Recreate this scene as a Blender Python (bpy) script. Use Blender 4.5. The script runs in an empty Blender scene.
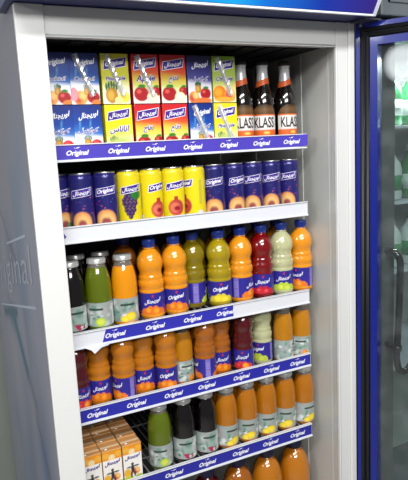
import bpy, bmesh, math, random
import numpy as np
from mathutils import Vector, Matrix
random.seed(7)
SC = bpy.context.scene
COL = SC.collection
R = math.radians

# ------------------------------------------------------------------ camera
CAM = Vector((-.15912571, -.96881892, 1.6))
cam_d = bpy.data.cameras.new('camera'); cam = bpy.data.objects.new('camera', cam_d); COL.objects.link(cam)
yaw, pitch, roll = .4525, .1664, -.0503
Fv = Vector((math.sin(yaw)*math.cos(pitch), math.cos(yaw)*math.cos(pitch), -math.sin(pitch)))
R0 = Vector((math.cos(yaw), -math.sin(yaw), 0)); U0 = R0.cross(Fv)
Rv = math.cos(roll)*R0 + math.sin(roll)*U0; Uv = Rv.cross(Fv)
cam.matrix_world = Matrix(((Rv.x, Uv.x, -Fv.x, CAM.x), (Rv.y, Uv.y, -Fv.y, CAM.y), (Rv.z, Uv.z, -Fv.z, CAM.z), (0, 0, 0, 1)))
cam_d.sensor_fit = 'VERTICAL'; cam_d.sensor_height = 36; cam_d.lens = 569.3*36/480; cam_d.clip_start = .02
SC.camera = cam
# ------------------------------------------------------------------ world, lights, exposure
w = bpy.data.worlds.new('room_light'); SC.world = w; w.use_nodes = True
w.node_tree.nodes['Background'].inputs[0].default_value = (.95, .97, 1.0, 1)
w.node_tree.nodes['Background'].inputs[1].default_value = .15
def area(name, loc, rot, sx, sy, power, color=(1, 1, 1)):
    l = bpy.data.lights.new(name, 'AREA'); l.shape = 'RECTANGLE'; l.size = sx; l.size_y = sy; l.energy = power; l.color = color
    o = bpy.data.objects.new(name, l); COL.objects.link(o); o.location = loc; o.rotation_euler = rot
    return o
area('ceiling_tube_light', (-.1, -1.25, 2.75), (R(28), 0, 0), 1.5, .2, 38, (1, 1, 1))
area('front_fill_light', (-.3, -2.5, 2.6), (R(64), 0, 0), 1.6, .4, 46, (1, .995, .985))  # unseen fill added to light the header under the canopy
area('side_fill_light', (-2.2, -.5, 2.4), (0, R(-58), 0), .3, 1.2, 26, (.97, .99, 1))  # unseen light turned up to brighten the cabinet's side panel
SC.view_settings.view_transform = 'Standard'; SC.view_settings.look = 'None'
SC.view_settings.exposure = .22; SC.view_settings.gamma = 1; SC.view_settings.use_curve_mapping = False
SC.cycles.max_bounces = 8; SC.cycles.transparent_max_bounces = 16

# ------------------------------------------------------------------ helpers
def lin(c):
    a = np.asarray(c, float)/255.
    return np.where(a <= .04045, a/12.92, ((a+.055)/1.055)**2.4)
def mat(name, rgb=None, rough=.5, metal=0, coat=0, trans=0, emit=0, noise=0, nscale=40, attr=False, ior=1.45, bump=0):
    m = bpy.data.materials.new(name); m.use_nodes = True; nt = m.node_tree; b = nt.nodes['Principled BSDF']
    b.inputs['Roughness'].default_value = rough; b.inputs['Metallic'].default_value = metal
    b.inputs['Coat Weight'].default_value = coat; b.inputs['Coat Roughness'].default_value = .06
    b.inputs['Transmission Weight'].default_value = trans; b.inputs['IOR'].default_value = ior
    if attr:
        a = nt.nodes.new('ShaderNodeVertexColor'); a.layer_name = 'print'
        nt.links.new(a.outputs[0], b.inputs['Base Color'])
    else:
        c = tuple(lin(rgb))+(1,)
        b.inputs['Base Color'].default_value = c
        if noise:
            tc = nt.nodes.new('ShaderNodeTexCoord'); n = nt.nodes.new('ShaderNodeTexNoise'); n.inputs['Scale'].default_value = nscale; n.inputs['Detail'].default_value = 4
            mx = nt.nodes.new('ShaderNodeMix'); mx.data_type = 'RGBA'
            mx.inputs[6].default_value = tuple(x*(1-noise) for x in c[:3])+(1,); mx.inputs[7].default_value = tuple(min(1, x*(1+noise)) for x in c[:3])+(1,)
            nt.links.new(tc.outputs['Object'], n.inputs['Vector']); nt.links.new(n.outputs['Fac'], mx.inputs[0]); nt.links.new(mx.outputs[2], b.inputs['Base Color'])
            if bump:
                bp = nt.nodes.new('ShaderNodeBump'); bp.inputs['Strength'].default_value = bump; bp.inputs['Distance'].default_value = .001
                nt.links.new(n.outputs['Fac'], bp.inputs['Height']); nt.links.new(bp.outputs[0], b.inputs['Normal'])
    if emit:
        if attr: nt.links.new(nt.nodes['Color Attribute'].outputs[0] if 'Color Attribute' in nt.nodes else a.outputs[0], b.inputs['Emission Color'])
        else: b.inputs['Emission Color'].default_value = tuple(lin(rgb))+(1,)
        b.inputs['Emission Strength'].default_value = emit
    return m

class G:
    """mesh collector: vertices, faces, smooth flags, material slots, colours"""
    def __init__(s): s.v = []; s.f = []; s.sm = []; s.mi = []; s.c = []
    def add(s, vs, fs, smooth=False, mi=0, c=None):
        n = len(s.v); s.v += [tuple(x) for x in vs]; s.f += [tuple(i+n for i in f) for f in fs]
        s.sm += [smooth]*len(fs); s.mi += ([mi]*len(fs) if isinstance(mi, int) else list(mi))
        cc = (1, 1, 1) if c is None else c
        if isinstance(cc, tuple): s.c += [cc]*len(vs)
        else: s.c += [tuple(x) for x in cc]
        return s
    def box(s, x0, x1, y0, y1, z0, z1, bv=0, mi=0, c=None):
        bm = bmesh.new(); bmesh.ops.create_cube(bm, size=1)
        for v in bm.verts: v.co = Vector(((x0+x1)/2+v.co.x*(x1-x0), (y0+y1)/2+v.co.y*(y1-y0), (z0+z1)/2+v.co.z*(z1-z0)))
        if bv: bmesh.ops.bevel(bm, geom=bm.edges[:], offset=bv, segments=2, affect='EDGES', profile=.5)
        bm.verts.index_update()
        s.add([v.co[:] for v in bm.verts], [[v.index for v in f.verts] for f in bm.faces], False, mi, c); bm.free(); return s
    def lathe(s, prof, n=28, mi=0, cx=0, cy=0, smooth=True, mif=None):
        vs = []; fs = []; ms = []
        for r, z in prof:
            for k in range(n):
                a = 2*math.pi*k/n; vs.append((cx+r*math.cos(a), cy+r*math.sin(a), z))
        for i in range(len(prof)-1):
            for k in range(n):
                k2 = (k+1) % n; fs.append((i*n+k, i*n+k2, (i+1)*n+k2, (i+1)*n+k)); ms.append(mif((prof[i][1]+prof[i+1][1])/2) if mif else mi)
        if prof[0][0] > 1e-5: fs.append(tuple(range(n))[::-1]); ms.append(ms[0])
        if prof[-1][0] > 1e-5: fs.append(tuple((len(prof)-1)*n+k for k in range(n))); ms.append(ms[-2])
        return s.add(vs, fs, smooth, ms)
    def tube(s, pts, r, n=12, mi=0):
        P = [Vector(p) for p in pts]; vs = []; fs = []
        for i, p in enumerate(P):
            t = (P[min(i+1, len(P)-1)]-P[max(i-1, 0)]).normalized()
            a = Vector((0, 0, 1)) if abs(t.z) < .9 else Vector((1, 0, 0)); u = t.cross(a).normalized(); q = t.cross(u)
            if i: # keep frames aligned
                u = (pu - t*pu.dot(t)).normalized(); q = t.cross(u)
            pu = u
            for k in range(n): a = 2*math.pi*k/n; vs.append(p+r*(math.cos(a)*u+math.sin(a)*q))
        for i in range(len(P)-1):
            for k in range(n): fs.append((i*n+k, i*n+(k+1) % n, (i+1)*n+(k+1) % n, (i+1)*n+k))
        fs += [tuple(range(n))[::-1], tuple((len(P)-1)*n+k for k in range(n))]
        return s.add(vs, fs, True, mi)
    def grid(s, X, Y, Z, C=None, mi=0, smooth=True, flip=False):
        nu, nv = X.shape; vs = np.stack([X, Y, Z], -1).reshape(-1, 3).tolist()
        fs = [(i*nv+j, (i+1)*nv+j, (i+1)*nv+j+1, i*nv+j+1) for i in range(nu-1) for j in range(nv-1)]
        if flip: fs = [f[::-1] for f in fs]
        return s.add(vs, fs, smooth, mi, None if C is None else C.reshape(-1, 3).tolist())
    def mesh(s, name, mats):
        me = bpy.data.meshes.new(name); me.from_pydata(s.v, [], s.f); me.update()
        for m in (mats if isinstance(mats, (list, tuple)) else [mats]): me.materials.append(m)
        me.polygons.foreach_set('use_smooth', s.sm); me.polygons.foreach_set('material_index', s.mi)
        ca = me.color_attributes.new('print', 'FLOAT_COLOR', 'POINT')
        cc = np.ones((len(s.v), 4)); cc[:, :3] = np.array(s.c); cc[:, :3] *= .80; ca.data.foreach_set('color', cc.ravel())
        bm = bmesh.new(); bm.from_mesh(me); bmesh.ops.recalc_face_normals(bm, faces=bm.faces[:]) if not getattr(s, 'keep', False) else None
        bm.to_mesh(me); bm.free()
        return me
    def build(s, name, mats, parent=None, loc=None):
        o = bpy.data.objects.new(name, s.mesh(name, mats)); COL.objects.link(o); o.parent = parent
        if loc: o.location = loc
        return o
def empty(name, loc=(0, 0, 0), rz=0):
    o = bpy.data.objects.new(name, None); COL.objects.link(o); o.location = loc; o.rotation_euler = (0, 0, rz); o.empty_display_size = .02
    return o
def tag(o, label=None, cat=None, group=None, kind=None):
    if label: o['label'] = label
    if cat: o['category'] = cat
    if group: o['group'] = group
    if kind: o['kind'] = kind
    return o
def copy_tree(o, parent=None):
    c = o.copy(); COL.objects.link(c); c.parent = parent
    for ch in [x for x in COL.objects if x.parent == o]: copy_tree(ch, c)
    return c

# text as flat outlines: width 1, centred, [verts], [faces]
_T = {}
ORIG = 'Original'
AR = '\uFEDD\uFE8E\uFEE8\uFEA0\uFEF3\uFEAD\uFEED\uFE8D'
APPLE = '\uFEA1\uFE8E\uFED4\uFE97'
COCK = '\uFEDE\uFEF4\uFE98\uFEDB\uFEEE\uFEDB'
PINE = '\uFEB1\uFE8E\uFEE7\uFE8E\uFEE7\uFE8D'
def text(sx, bold=.02, shear=.25):
    k = (sx, bold, shear)
    if k not in _T:
        c = bpy.data.curves.new('t', 'FONT'); c.body = sx; c.size = 1; c.offset = bold; c.shear = shear; c.resolution_u = 3
        o = bpy.data.objects.new('t', c); COL.objects.link(o)
        me = bpy.data.meshes.new_from_object(o.evaluated_get(bpy.context.evaluated_depsgraph_get()))
        bm = bmesh.new(); bm.from_mesh(me); bmesh.ops.triangulate(bm, faces=bm.faces[:]); wd = max(q.co.x for q in bm.verts)-min(q.co.x for q in bm.verts)
        for _ in range(3):
            le = [e for e in bm.edges if e.calc_length() > .06*wd]
            if le: bmesh.ops.subdivide_edges(bm, edges=le, cuts=1)
            bmesh.ops.triangulate(bm, faces=bm.faces[:])
        bm.to_mesh(me); bm.free()
        v = np.array([p.co[:2] for p in me.vertices]); f = [tuple(p.vertices) for p in me.polygons]
        bpy.data.objects.remove(o); bpy.data.curves.remove(c); bpy.data.meshes.remove(me)
        lo, hi = v.min(0), v.max(0); v = (v-(lo+hi)/2)/(hi[0]-lo[0])
        _T[k] = (v, f)
    return _T[k]
def put_text(g, sx, fmap, cx, cz, width, vs=1., slope=0., mi=0, bold=.02, shear=.25):
    """writes text through fmap(u, v) -> xyz; u, v in metres on the label"""
    v, f = text(sx, bold, shear)
    pts = [fmap(cx+a*width, cz+b*width*vs+slope*a*width) for a, b in v]
    g.add(pts, f, False, mi)
def quad(g, fmap, cx, cz, w_, h_, slope=0., mi=0, lean=0., n=8):
    us = np.linspace(-.5, .5, n+1); vs = []; fs = []
    for u in us:
        for b in (-.5, .5): vs.append(fmap(cx+u*w_+lean*b*h_, cz+b*h_+slope*u*w_))
    for i in range(n): fs.append((2*i, 2*i+2, 2*i+3, 2*i+1))
    g.add(vs, fs, False, mi)

# ------------------------------------------------------------------ painter for printed labels
class Paint:
    def __init__(s, U, V): s.U = U; s.V = V; s.C = np.ones(U.shape+(3,))
    def blend(s, m, col):
        m = np.clip(m, 0, 1)[..., None]; s.C = s.C*(1-m)+lin(col)*m; return s
    def fill(s, col): s.C[:] = lin(col); return s
    def grad(s, stops, slope=0.):
        V = s.V+slope*s.U; zs = [a for a, b in stops]; cs = np.array([lin(b) for a, b in stops])
        for k in range(3): s.C[..., k] = np.interp(V, zs, cs[:, k])
        return s
    def ell(s, x, y, rx, ry, col, soft=.15):
        d = np.sqrt(((s.U-x)/rx)**2+((s.V-y)/ry)**2); return s.blend((1-d)/soft+.5, col)
    def rect(s, x0, x1, y0, y1, col, lean=0):
        U = s.U-lean*(s.V-y0); return s.blend(((U >= x0) & (U <= x1) & (s.V >= y0) & (s.V <= y1)).astype(float), col)
    def fruit(s, kind, x, y, r):
        if kind == 'apple':
            s.ell(x, y, r, r*.92, (168, 20, 30)); s.ell(x-r*.3, y+r*.3, r*.3, r*.25, (225, 90, 80), .6); s.ell(x+r*.1, y+r*.95, r*.5, r*.22, (60, 130, 40))
        elif kind == 'slice':
            s.ell(x, y, r, r*.9, (240, 225, 180)); s.ell(x, y, r*.75, r*.65, (250, 240, 210), .4)
        elif kind == 'orange':
            s.ell(x, y, r, r, (235, 120, 20)); s.ell(x-r*.2, y+r*.2, r*.6, r*.6, (250, 165, 50), .8)
        elif kind == 'peach':
            s.ell(x, y, r, r, (240, 165, 80)); s.ell(x-r*.3, y-r*.1, r*.55, r*.7, (200, 80, 60), .9); s.ell(x+r*.3, y+r*.3, r*.5, r*.5, (250, 200, 120), .8)
        elif kind == 'halfpeach':
            s.ell(x, y, r, r*1.05, (225, 150, 85)); s.ell(x, y-r*.1, r*.8, r*.85, (240, 190, 120), .5); s.ell(x, y-r*.25, r*.42, r*.5, (150, 70, 70), .5)
        elif kind == 'lemon':
            s.ell(x, y, r*1.25, r*.9, (240, 200, 20)); s.ell(x, y, r*.9, r*.6, (250, 225, 70), .6)
        elif kind == 'lime':
            s.ell(x, y, r*1.2, r, (170, 200, 40)); s.ell(x, y, r*.9, r*.7, (215, 225, 90), .6)
        elif kind == 'grape':
            for j, n in enumerate((2, 3, 4, 4, 3, 3, 2, 1)):
                for i in range(n): s.ell(x+(i-(n-1)/2)*r*.5+.0004*(j % 2), y+r*(1.3-j*.42), r*.29, r*.29, (62, 34, 84), .3); s.ell(x+(i-(n-1)/2)*r*.5-r*.06, y+r*(1.38-j*.42), r*.1, r*.1, (120, 90, 150), .8)
            s.ell(x+r*.9, y+r*1.1, r*.75, r*.6, (40, 120, 50), .3)
        elif kind == 'pomegranate':
            s.ell(x, y, r, r, (190, 60, 55)); s.ell(x-r*.2, y, r*.65, r*.6, (225, 120, 90), .6); s.rect(x-r*.28, x+r*.28, y+r*.8, y+r*1.4, (185, 60, 50)); s.ell(x+r*.1, y-r*.1, r*.4, r*.3, (150, 20, 40), .7)
        elif kind == 'pine':
            s.ell(x, y, r*.85, r*1.05, (185, 130, 40)); s.ell(x-r*.15, y, r*.45, r*.7, (215, 170, 70), .6)
            for a in (-.7, -.35, 0, .35, .7): s.ell(x+a*r, y+r*(1.45-abs(a)*.5), r*.16, r*.5, (50, 100, 50), .4)
        elif kind == 'tomato':
            s.ell(x, y, r, r*.8, (205, 40, 50)); s.ell(x-r*.2, y+r*.15, r*.5, r*.35, (235, 90, 90), .6)
        return s

M_PRINT = mat('printed_carton', rough=.38, coat=.25, attr=True)
M_CANP = mat('printed_can', rough=.3, coat=.5, attr=True)
M_LABEL = mat('printed_label', rough=.35, coat=.3, attr=True)
M_WHITE_INK = mat('white_ink', (222, 222, 230), .4)
M_PURPLE_INK = mat('purple_ink', (62, 36, 128), .4)
M_DARK_INK = mat('dark_ink', (35, 35, 45), .4)
M_GREEN_INK = mat('green_ink', (40, 90, 60), .4)
M_METAL = mat('brushed_aluminium', (205, 205, 208), .28, 1, noise=.06, nscale=200)
M_CAPBLUE = mat('blue_cap_plastic', (22, 50, 140), .35, coat=.3)
M_STEEL = mat('cap_tin', (185, 186, 184), .28, .5, noise=.05)
M_ENAMEL = mat('white_enamel', (204, 204, 202), .32, coat=.3, noise=.02, nscale=8)
M_RAIL = mat('white_price_rail', (204, 206, 212), .4, noise=.015, nscale=20)
M_WIRE = mat('coated_wire', (96, 98, 98), .4)
M_STRAW = mat('white_straw', (235, 235, 238), .4)

# ------------------------------------------------------------------ structure: floor, wall, ceiling
W = .68; A = .0463
tag(G().box(-3, 3, -3.2, 1.15, -.05, 0).build('floor', mat('floor_tile', (150, 148, 142), .35, noise=.1, nscale=3)), kind='structure')
tag(G().box(-3, 3, 1.05, 1.15, 0, 2.9).build('wall_back', mat('grey_green_paint', (128, 134, 128), .8, noise=.08, nscale=5)), kind='structure')
tag(G().box(-3, 3, -3.2, 1.15, 2.9, 2.95).build('ceiling', mat('ceiling_paint', (205, 205, 200), .9, noise=.03)), kind='structure')

# ------------------------------------------------------------------ the refrigerator
FR = empty('display_refrigerator', (0, 0, 0))
tag(FR, 'tall white framed drinks refrigerator with blue canopy, its glass door standing open', 'refrigerator')
XL, XR = .040, .640                          # inner faces of the liner
g = G()
g.box(.0005, XL, .004, .80, .08, 2.05); g.box(XR, W-.0005, .004, .80, .08, 2.05); g.box(XL, XR, .76, .80, .08, 2.05)
g.box(XL, XR, .004, .76, 1.835, 2.05); g.box(XL, XR, .004, .76, .08, .585)
g.build('cabinet', M_ENAMEL, FR)
m_liner = mat('inner_lining', (186, 187, 182), .28, .1, noise=.08, nscale=14)
g = G(); g2 = G()                             # inner lining of the side walls with pressed ribs
g2.box(XL, XL+.0015, .0045, .70, .62, 1.79); g.box(XR-.0015, XR, .0045, .70, .62, 1.79)
for y0, y1, t in ((.008, .020, .003), (.030, .036, .002), (.125, .150, .003), (.33, .355, .003), (.53, .555, .003)):
    g.box(XR-t, XR-.001, y0, y1, .62, 1.785, .0008); g2.box(XL+.001, XL+t, y0, y1, .62, 1.785, .0008)
g.build('inner_lining', m_liner, FR); g2.build('inner_lining', m_liner, FR)
m_dark = mat('shade_dark_panel', (17, 17, 19), .6, noise=.2)  # near black puts the interior shade into the back and ceiling colour
g = G(); g.box(XL+.002, XR-.002, .70, .755, .60, 1.80)
for k in range(20): g.box(XL+.03, XR-.03, .696, .700, .66+.055*k, .67+.055*k)
g.build('back_panel', m_dark, FR)
g = G().box(XL+.002, XR-.002, .030, .69, 1.789, 1.832, .004)
for k in range(10): g.box(.10+.05*k, .125+.05*k, .05, .62, 1.786, 1.789)
g.build('shade_dark_ceiling', m_dark, FR)  # ceiling liner, its shade put into the dark colour
g = G(); g.box(XL, XR, .004, .70, .585, .62, .003); g.build('cabinet_floor', m_liner, FR)
g = G()                                       # face frame: two stiles, header, sill
g.box(0, A, -.004, .006, .10, 1.833, .0015); g.box(W-A, W-.016, -.002, .006, .10, 1.8325, .0012); g.box(W-.016, W, -.006, .006, .10, 1.833, .0025)
g.box(A, W-A, -.001, .006, 1.783, 1.8325, .0015); g.box(A+.002, W-A-.002, .004, .030, 1.786, 1.833); g.box(A, W-A, -.002, .006, .56, .62, .0015)
g.build('face_frame', M_ENAMEL, FR)
g = G().tube([(W-A+.0035, .0, .62), (W-A+.0035, .0, 1.783)], .0022, 8); g.tube([(A, .0, 1.7865), (W-A, .0, 1.7865)], .0018, 8)
g.build('frame_bead', mat('bead_grey', (170, 172, 170), .35), FR)
g = G()                                       # canopy: slanted lit sign face on a blue housing
N = 24; zt = np.array([1.833, 1.859, 1.90, 1.95, 2.0, 2.04]); yt = np.array([-.066, -.082, -.100, -.113, -.118, -.112])
gg = G()
x0c, x1c = -.012, .672
vs = [(x, y, z) for x in (x0c, .677) for y, z in list(zip(yt+.004, zt))+[(.08, 2.045), (.08, 1.8335), (-.0, 1.8335)]]
n = len(vs)//2
gg.add(vs, [tuple(range(n)), tuple(range(n, 2*n))[::-1]]+[(i, (i+1) % n, (i+1) % n+n, i+n) for i in range(n)])
gg.build('canopy', mat('navy_canopy_metal', (24, 32, 98), .35, coat=.3, noise=.12, nscale=20), FR)
u = np.linspace(x0c+.004, x1c, 90); vz = np.linspace(1.836, 2.035, 40); UU, VV = np.meshgrid(u, vz, indexing='ij'); YY = np.interp(VV, zt, yt)-.0005
p = Paint(UU, VV); p.grad([(-.1, (14, 40, 130)), (.22, (10, 80, 190)), (.36, (20, 165, 225)), (.44, (10, 120, 215)), (.56, (20, 60, 170)), (.70, (48, 30, 120))], slope=0)
cs = np.array([lin(c) for c in ((14, 40, 130), (14, 70, 180), (20, 160, 225), (10, 110, 205), (24, 50, 160), (52, 30, 120))]); xs = [-.02, .15, .36, .42, .55, .68]
for k in range(3): p.C[..., k] = np.interp(UU+.2*(VV-1.84), xs, cs[:, k])
for q in range(40):
    p.ell(random.uniform(0, .66), random.uniform(1.84, 2.03), random.uniform(.003, .02), random.uniform(.002, .006), random.choice([(30, 150, 220), (20, 60, 170), (60, 190, 235)]), 1.2)
gs = G().grid(UU, YY, VV, p.C); gs.build('sign_face', mat('sign_film', rough=.25, coat=.4, attr=True, emit=.35), FR)
g = G()
for i in range(len(zt)-1):
    g.add([(x, y-dy, z) for x in (x1c, .679) for y, z, dy in ((yt[i], zt[i], .003), (yt[i+1], zt[i+1], .003), (yt[i+1], zt[i+1], -.006), (yt[i], zt[i], -.006))],
          [(0, 1, 2, 3), (7, 6, 5, 4), (0, 4, 5, 1), (3, 2, 6, 7), (0, 3, 7, 4), (1, 5, 6, 2)])
g.box(x0c, .679, -.0685, -.062, 1.8318, 1.8352)
g.build('sign_edging', mat('silver_edging', (225, 228, 235), .3, .2), FR)
# side panel film with faded lettering and streaks
yy = np.linspace(.0045, .80, 130); zz = np.linspace(.09, 2.04, 260); YY, ZZ = np.meshgrid(yy, zz, indexing='ij')
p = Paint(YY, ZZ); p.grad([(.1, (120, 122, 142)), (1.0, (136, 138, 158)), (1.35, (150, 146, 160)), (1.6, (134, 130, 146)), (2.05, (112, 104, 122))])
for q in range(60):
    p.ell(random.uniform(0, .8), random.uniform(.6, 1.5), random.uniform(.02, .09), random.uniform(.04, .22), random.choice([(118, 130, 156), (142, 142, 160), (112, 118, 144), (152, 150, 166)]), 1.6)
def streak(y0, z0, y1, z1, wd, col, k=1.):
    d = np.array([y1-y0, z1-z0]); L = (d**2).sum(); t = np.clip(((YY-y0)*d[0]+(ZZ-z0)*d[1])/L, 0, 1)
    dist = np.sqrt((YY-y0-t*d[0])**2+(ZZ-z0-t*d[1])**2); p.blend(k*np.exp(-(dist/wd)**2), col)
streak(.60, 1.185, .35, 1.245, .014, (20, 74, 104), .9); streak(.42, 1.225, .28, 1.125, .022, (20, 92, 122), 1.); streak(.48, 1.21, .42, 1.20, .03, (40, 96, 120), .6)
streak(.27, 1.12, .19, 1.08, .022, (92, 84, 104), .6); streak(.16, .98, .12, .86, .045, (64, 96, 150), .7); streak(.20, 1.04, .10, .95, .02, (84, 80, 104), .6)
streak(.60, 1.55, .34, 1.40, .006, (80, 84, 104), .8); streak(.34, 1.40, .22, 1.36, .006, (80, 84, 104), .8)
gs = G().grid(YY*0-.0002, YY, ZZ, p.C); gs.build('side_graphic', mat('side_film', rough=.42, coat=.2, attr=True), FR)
g = G()
fm = lambda u_, v_: (-.0006, .44-u_, 1.325+v_)
tv, tf = text(ORIG, -.004, .0)
pts = [(-.0008, .43-a*.70, 1.322+b*.34+a*.70*.19) for a, b in tv]; g.add(pts, tf)
g.build('side_lettering', mat('faded_white_print', (150, 152, 164), .5), FR)
g = G()
for (ya, za, yb, zb) in ((.40, 1.395, .11, 1.447), (.66, 1.19, .07, 1.318)):
    g.add([(-.0007, ya, za), (-.0007, yb, zb), (-.0007, yb, zb+.006), (-.0007, ya, za+.004)], [(0, 1, 2, 3)])
g.build('side_rule', mat('faded_rule', (160, 166, 184), .5), FR)

# door, open: local x runs from the hinge to the free edge, y points away from the cabinet side
DR = G(); dw, dz0, dz1 = .655, .50, 1.829
m_blue = mat('blue_door_paint', (10, 24, 112), .3, coat=.4, noise=.1, nscale=30)
for a_, b_, yf in ((0, .009, 0), (.009, .031, .004), (.031, .046, -.004)):
    DR.box(a_, b_, yf, .034, dz0+a_, dz1-a_); DR.box(dw-b_, dw-a_, yf, .034, dz0+a_, dz1-a_)
    DR.box(b_, dw-b_, yf, .034, dz1-b_, dz1-a_); DR.box(b_, dw-b_, yf, .034, dz0+a_, dz0+b_)
door = DR.build('door', m_blue, FR); door.location = (W+.002, -.006, 0); door.rotation_euler = (0, 0, math.atan2(-math.cos(R(33)), math.sin(R(33))))
g = G()
for k, (o_, r_) in enumerate(((.014, .0045), (.0245, .005))):
    for a_, b_ in (((o_, dz0+o_), (o_, dz1-o_)), ((o_, dz1-o_), (dw-o_, dz1-o_)), ((dw-o_, dz1-o_), (dw-o_, dz0+o_)), ((dw-o_, dz0+o_), (o_, dz0+o_))):
        g.tube([(a_[0], 0, a_[1]), (b_[0], 0, b_[1])], r_, 10)
for (x0_, x1_, z0_, z1_) in ((.0095, .0305, dz0+.0095, dz1-.0095), (dw-.0305, dw-.0095, dz0+.0095, dz1-.0095), (.0305, dw-.0305, dz1-.0305, dz1-.0095), (.0305, dw-.0305, dz0+.0095, dz0+.0305)):
    g.box(x0_, x1_, .000, .006, z0_, z1_)
g.build('gasket', mat('black_rubber_gasket', (15, 16, 21), .5, noise=.15), door)
mg = bpy.data.materials.new('glass_painted_reflection'); mg.use_nodes = True; nt = mg.node_tree; nt.nodes.clear()
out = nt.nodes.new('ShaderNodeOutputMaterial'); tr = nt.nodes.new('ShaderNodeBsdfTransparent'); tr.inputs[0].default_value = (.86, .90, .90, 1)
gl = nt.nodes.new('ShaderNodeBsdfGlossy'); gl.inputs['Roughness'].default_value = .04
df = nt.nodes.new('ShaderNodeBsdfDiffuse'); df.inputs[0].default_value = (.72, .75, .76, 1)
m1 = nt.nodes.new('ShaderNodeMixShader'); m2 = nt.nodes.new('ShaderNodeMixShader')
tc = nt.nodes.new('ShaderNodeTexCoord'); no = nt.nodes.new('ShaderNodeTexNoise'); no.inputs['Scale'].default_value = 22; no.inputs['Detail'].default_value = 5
vd = nt.nodes.new('ShaderNodeVectorMath'); vd.operation = 'DISTANCE'; vd.inputs[1].default_value = (.098, .012, 1.745)  # centre of a pale round patch mixed in as a painted lamp reflection
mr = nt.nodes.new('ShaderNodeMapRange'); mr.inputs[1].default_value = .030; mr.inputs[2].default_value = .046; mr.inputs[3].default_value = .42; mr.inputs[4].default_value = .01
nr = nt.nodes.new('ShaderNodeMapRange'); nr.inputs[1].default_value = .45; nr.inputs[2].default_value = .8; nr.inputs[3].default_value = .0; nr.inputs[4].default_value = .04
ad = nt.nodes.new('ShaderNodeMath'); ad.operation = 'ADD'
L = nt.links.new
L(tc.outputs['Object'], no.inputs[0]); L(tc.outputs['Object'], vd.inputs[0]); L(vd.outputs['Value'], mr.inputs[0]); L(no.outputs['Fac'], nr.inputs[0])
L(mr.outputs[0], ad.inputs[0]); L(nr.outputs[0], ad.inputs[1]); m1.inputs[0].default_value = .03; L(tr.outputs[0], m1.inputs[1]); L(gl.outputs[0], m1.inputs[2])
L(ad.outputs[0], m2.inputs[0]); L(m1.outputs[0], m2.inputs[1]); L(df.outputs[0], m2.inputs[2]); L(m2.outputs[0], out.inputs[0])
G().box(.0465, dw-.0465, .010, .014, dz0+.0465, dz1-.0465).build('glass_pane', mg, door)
g = G(); g.box(W-.012, W+.028, -.052, -.004, 1.8295, 1.8325); g.lathe([(.006, 1.822), (.006, 1.8335)], 14, cx=W+.012, cy=-.012)
g.build('hinge', mat('hinge_steel', (120, 122, 128), .35, .8), FR)

# ------------------------------------------------------------------ shelves
S = [1.6119, 1.4627, 1.2594, 1.1065, .9296]; H = .0318; YR = .070
SURF = [1.589, 1.440, 1.2534, 1.0915, .9245]
X0, X1 = .0415, .608
m_strip = [mat('purple_price_strip', (72, 60, 168), .35, coat=.3, noise=.05), None, mat('blue_price_strip', (44, 44, 158), .35, coat=.3, noise=.05),
           mat('deep_blue_price_strip', (36, 38, 150), .35, coat=.3, noise=.05), mat('dark_blue_price_strip', (32, 34, 140), .35, coat=.3, noise=.05)]
names = ['topmost white shelf with a purple strip, holding juice cartons and dark bottles', 'white shelf with a blank white rail, holding the slim cans',
         'white shelf under the cans, its blue strip torn off at both ends', 'white shelf with full blue strip holding mostly orange plastic bottles', 'lowest visible white shelf with blue strip, small cartons at its left end']
words_x = [[.10, .178, .252, .332, .414, .4925, .5685], [], [.144, .2275, .311, .3875], [.0955, .1765, .258, .3355, .421, .4995, .571], [.086, .167, .248, .3275, .411, .4905, .5665]]
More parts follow.
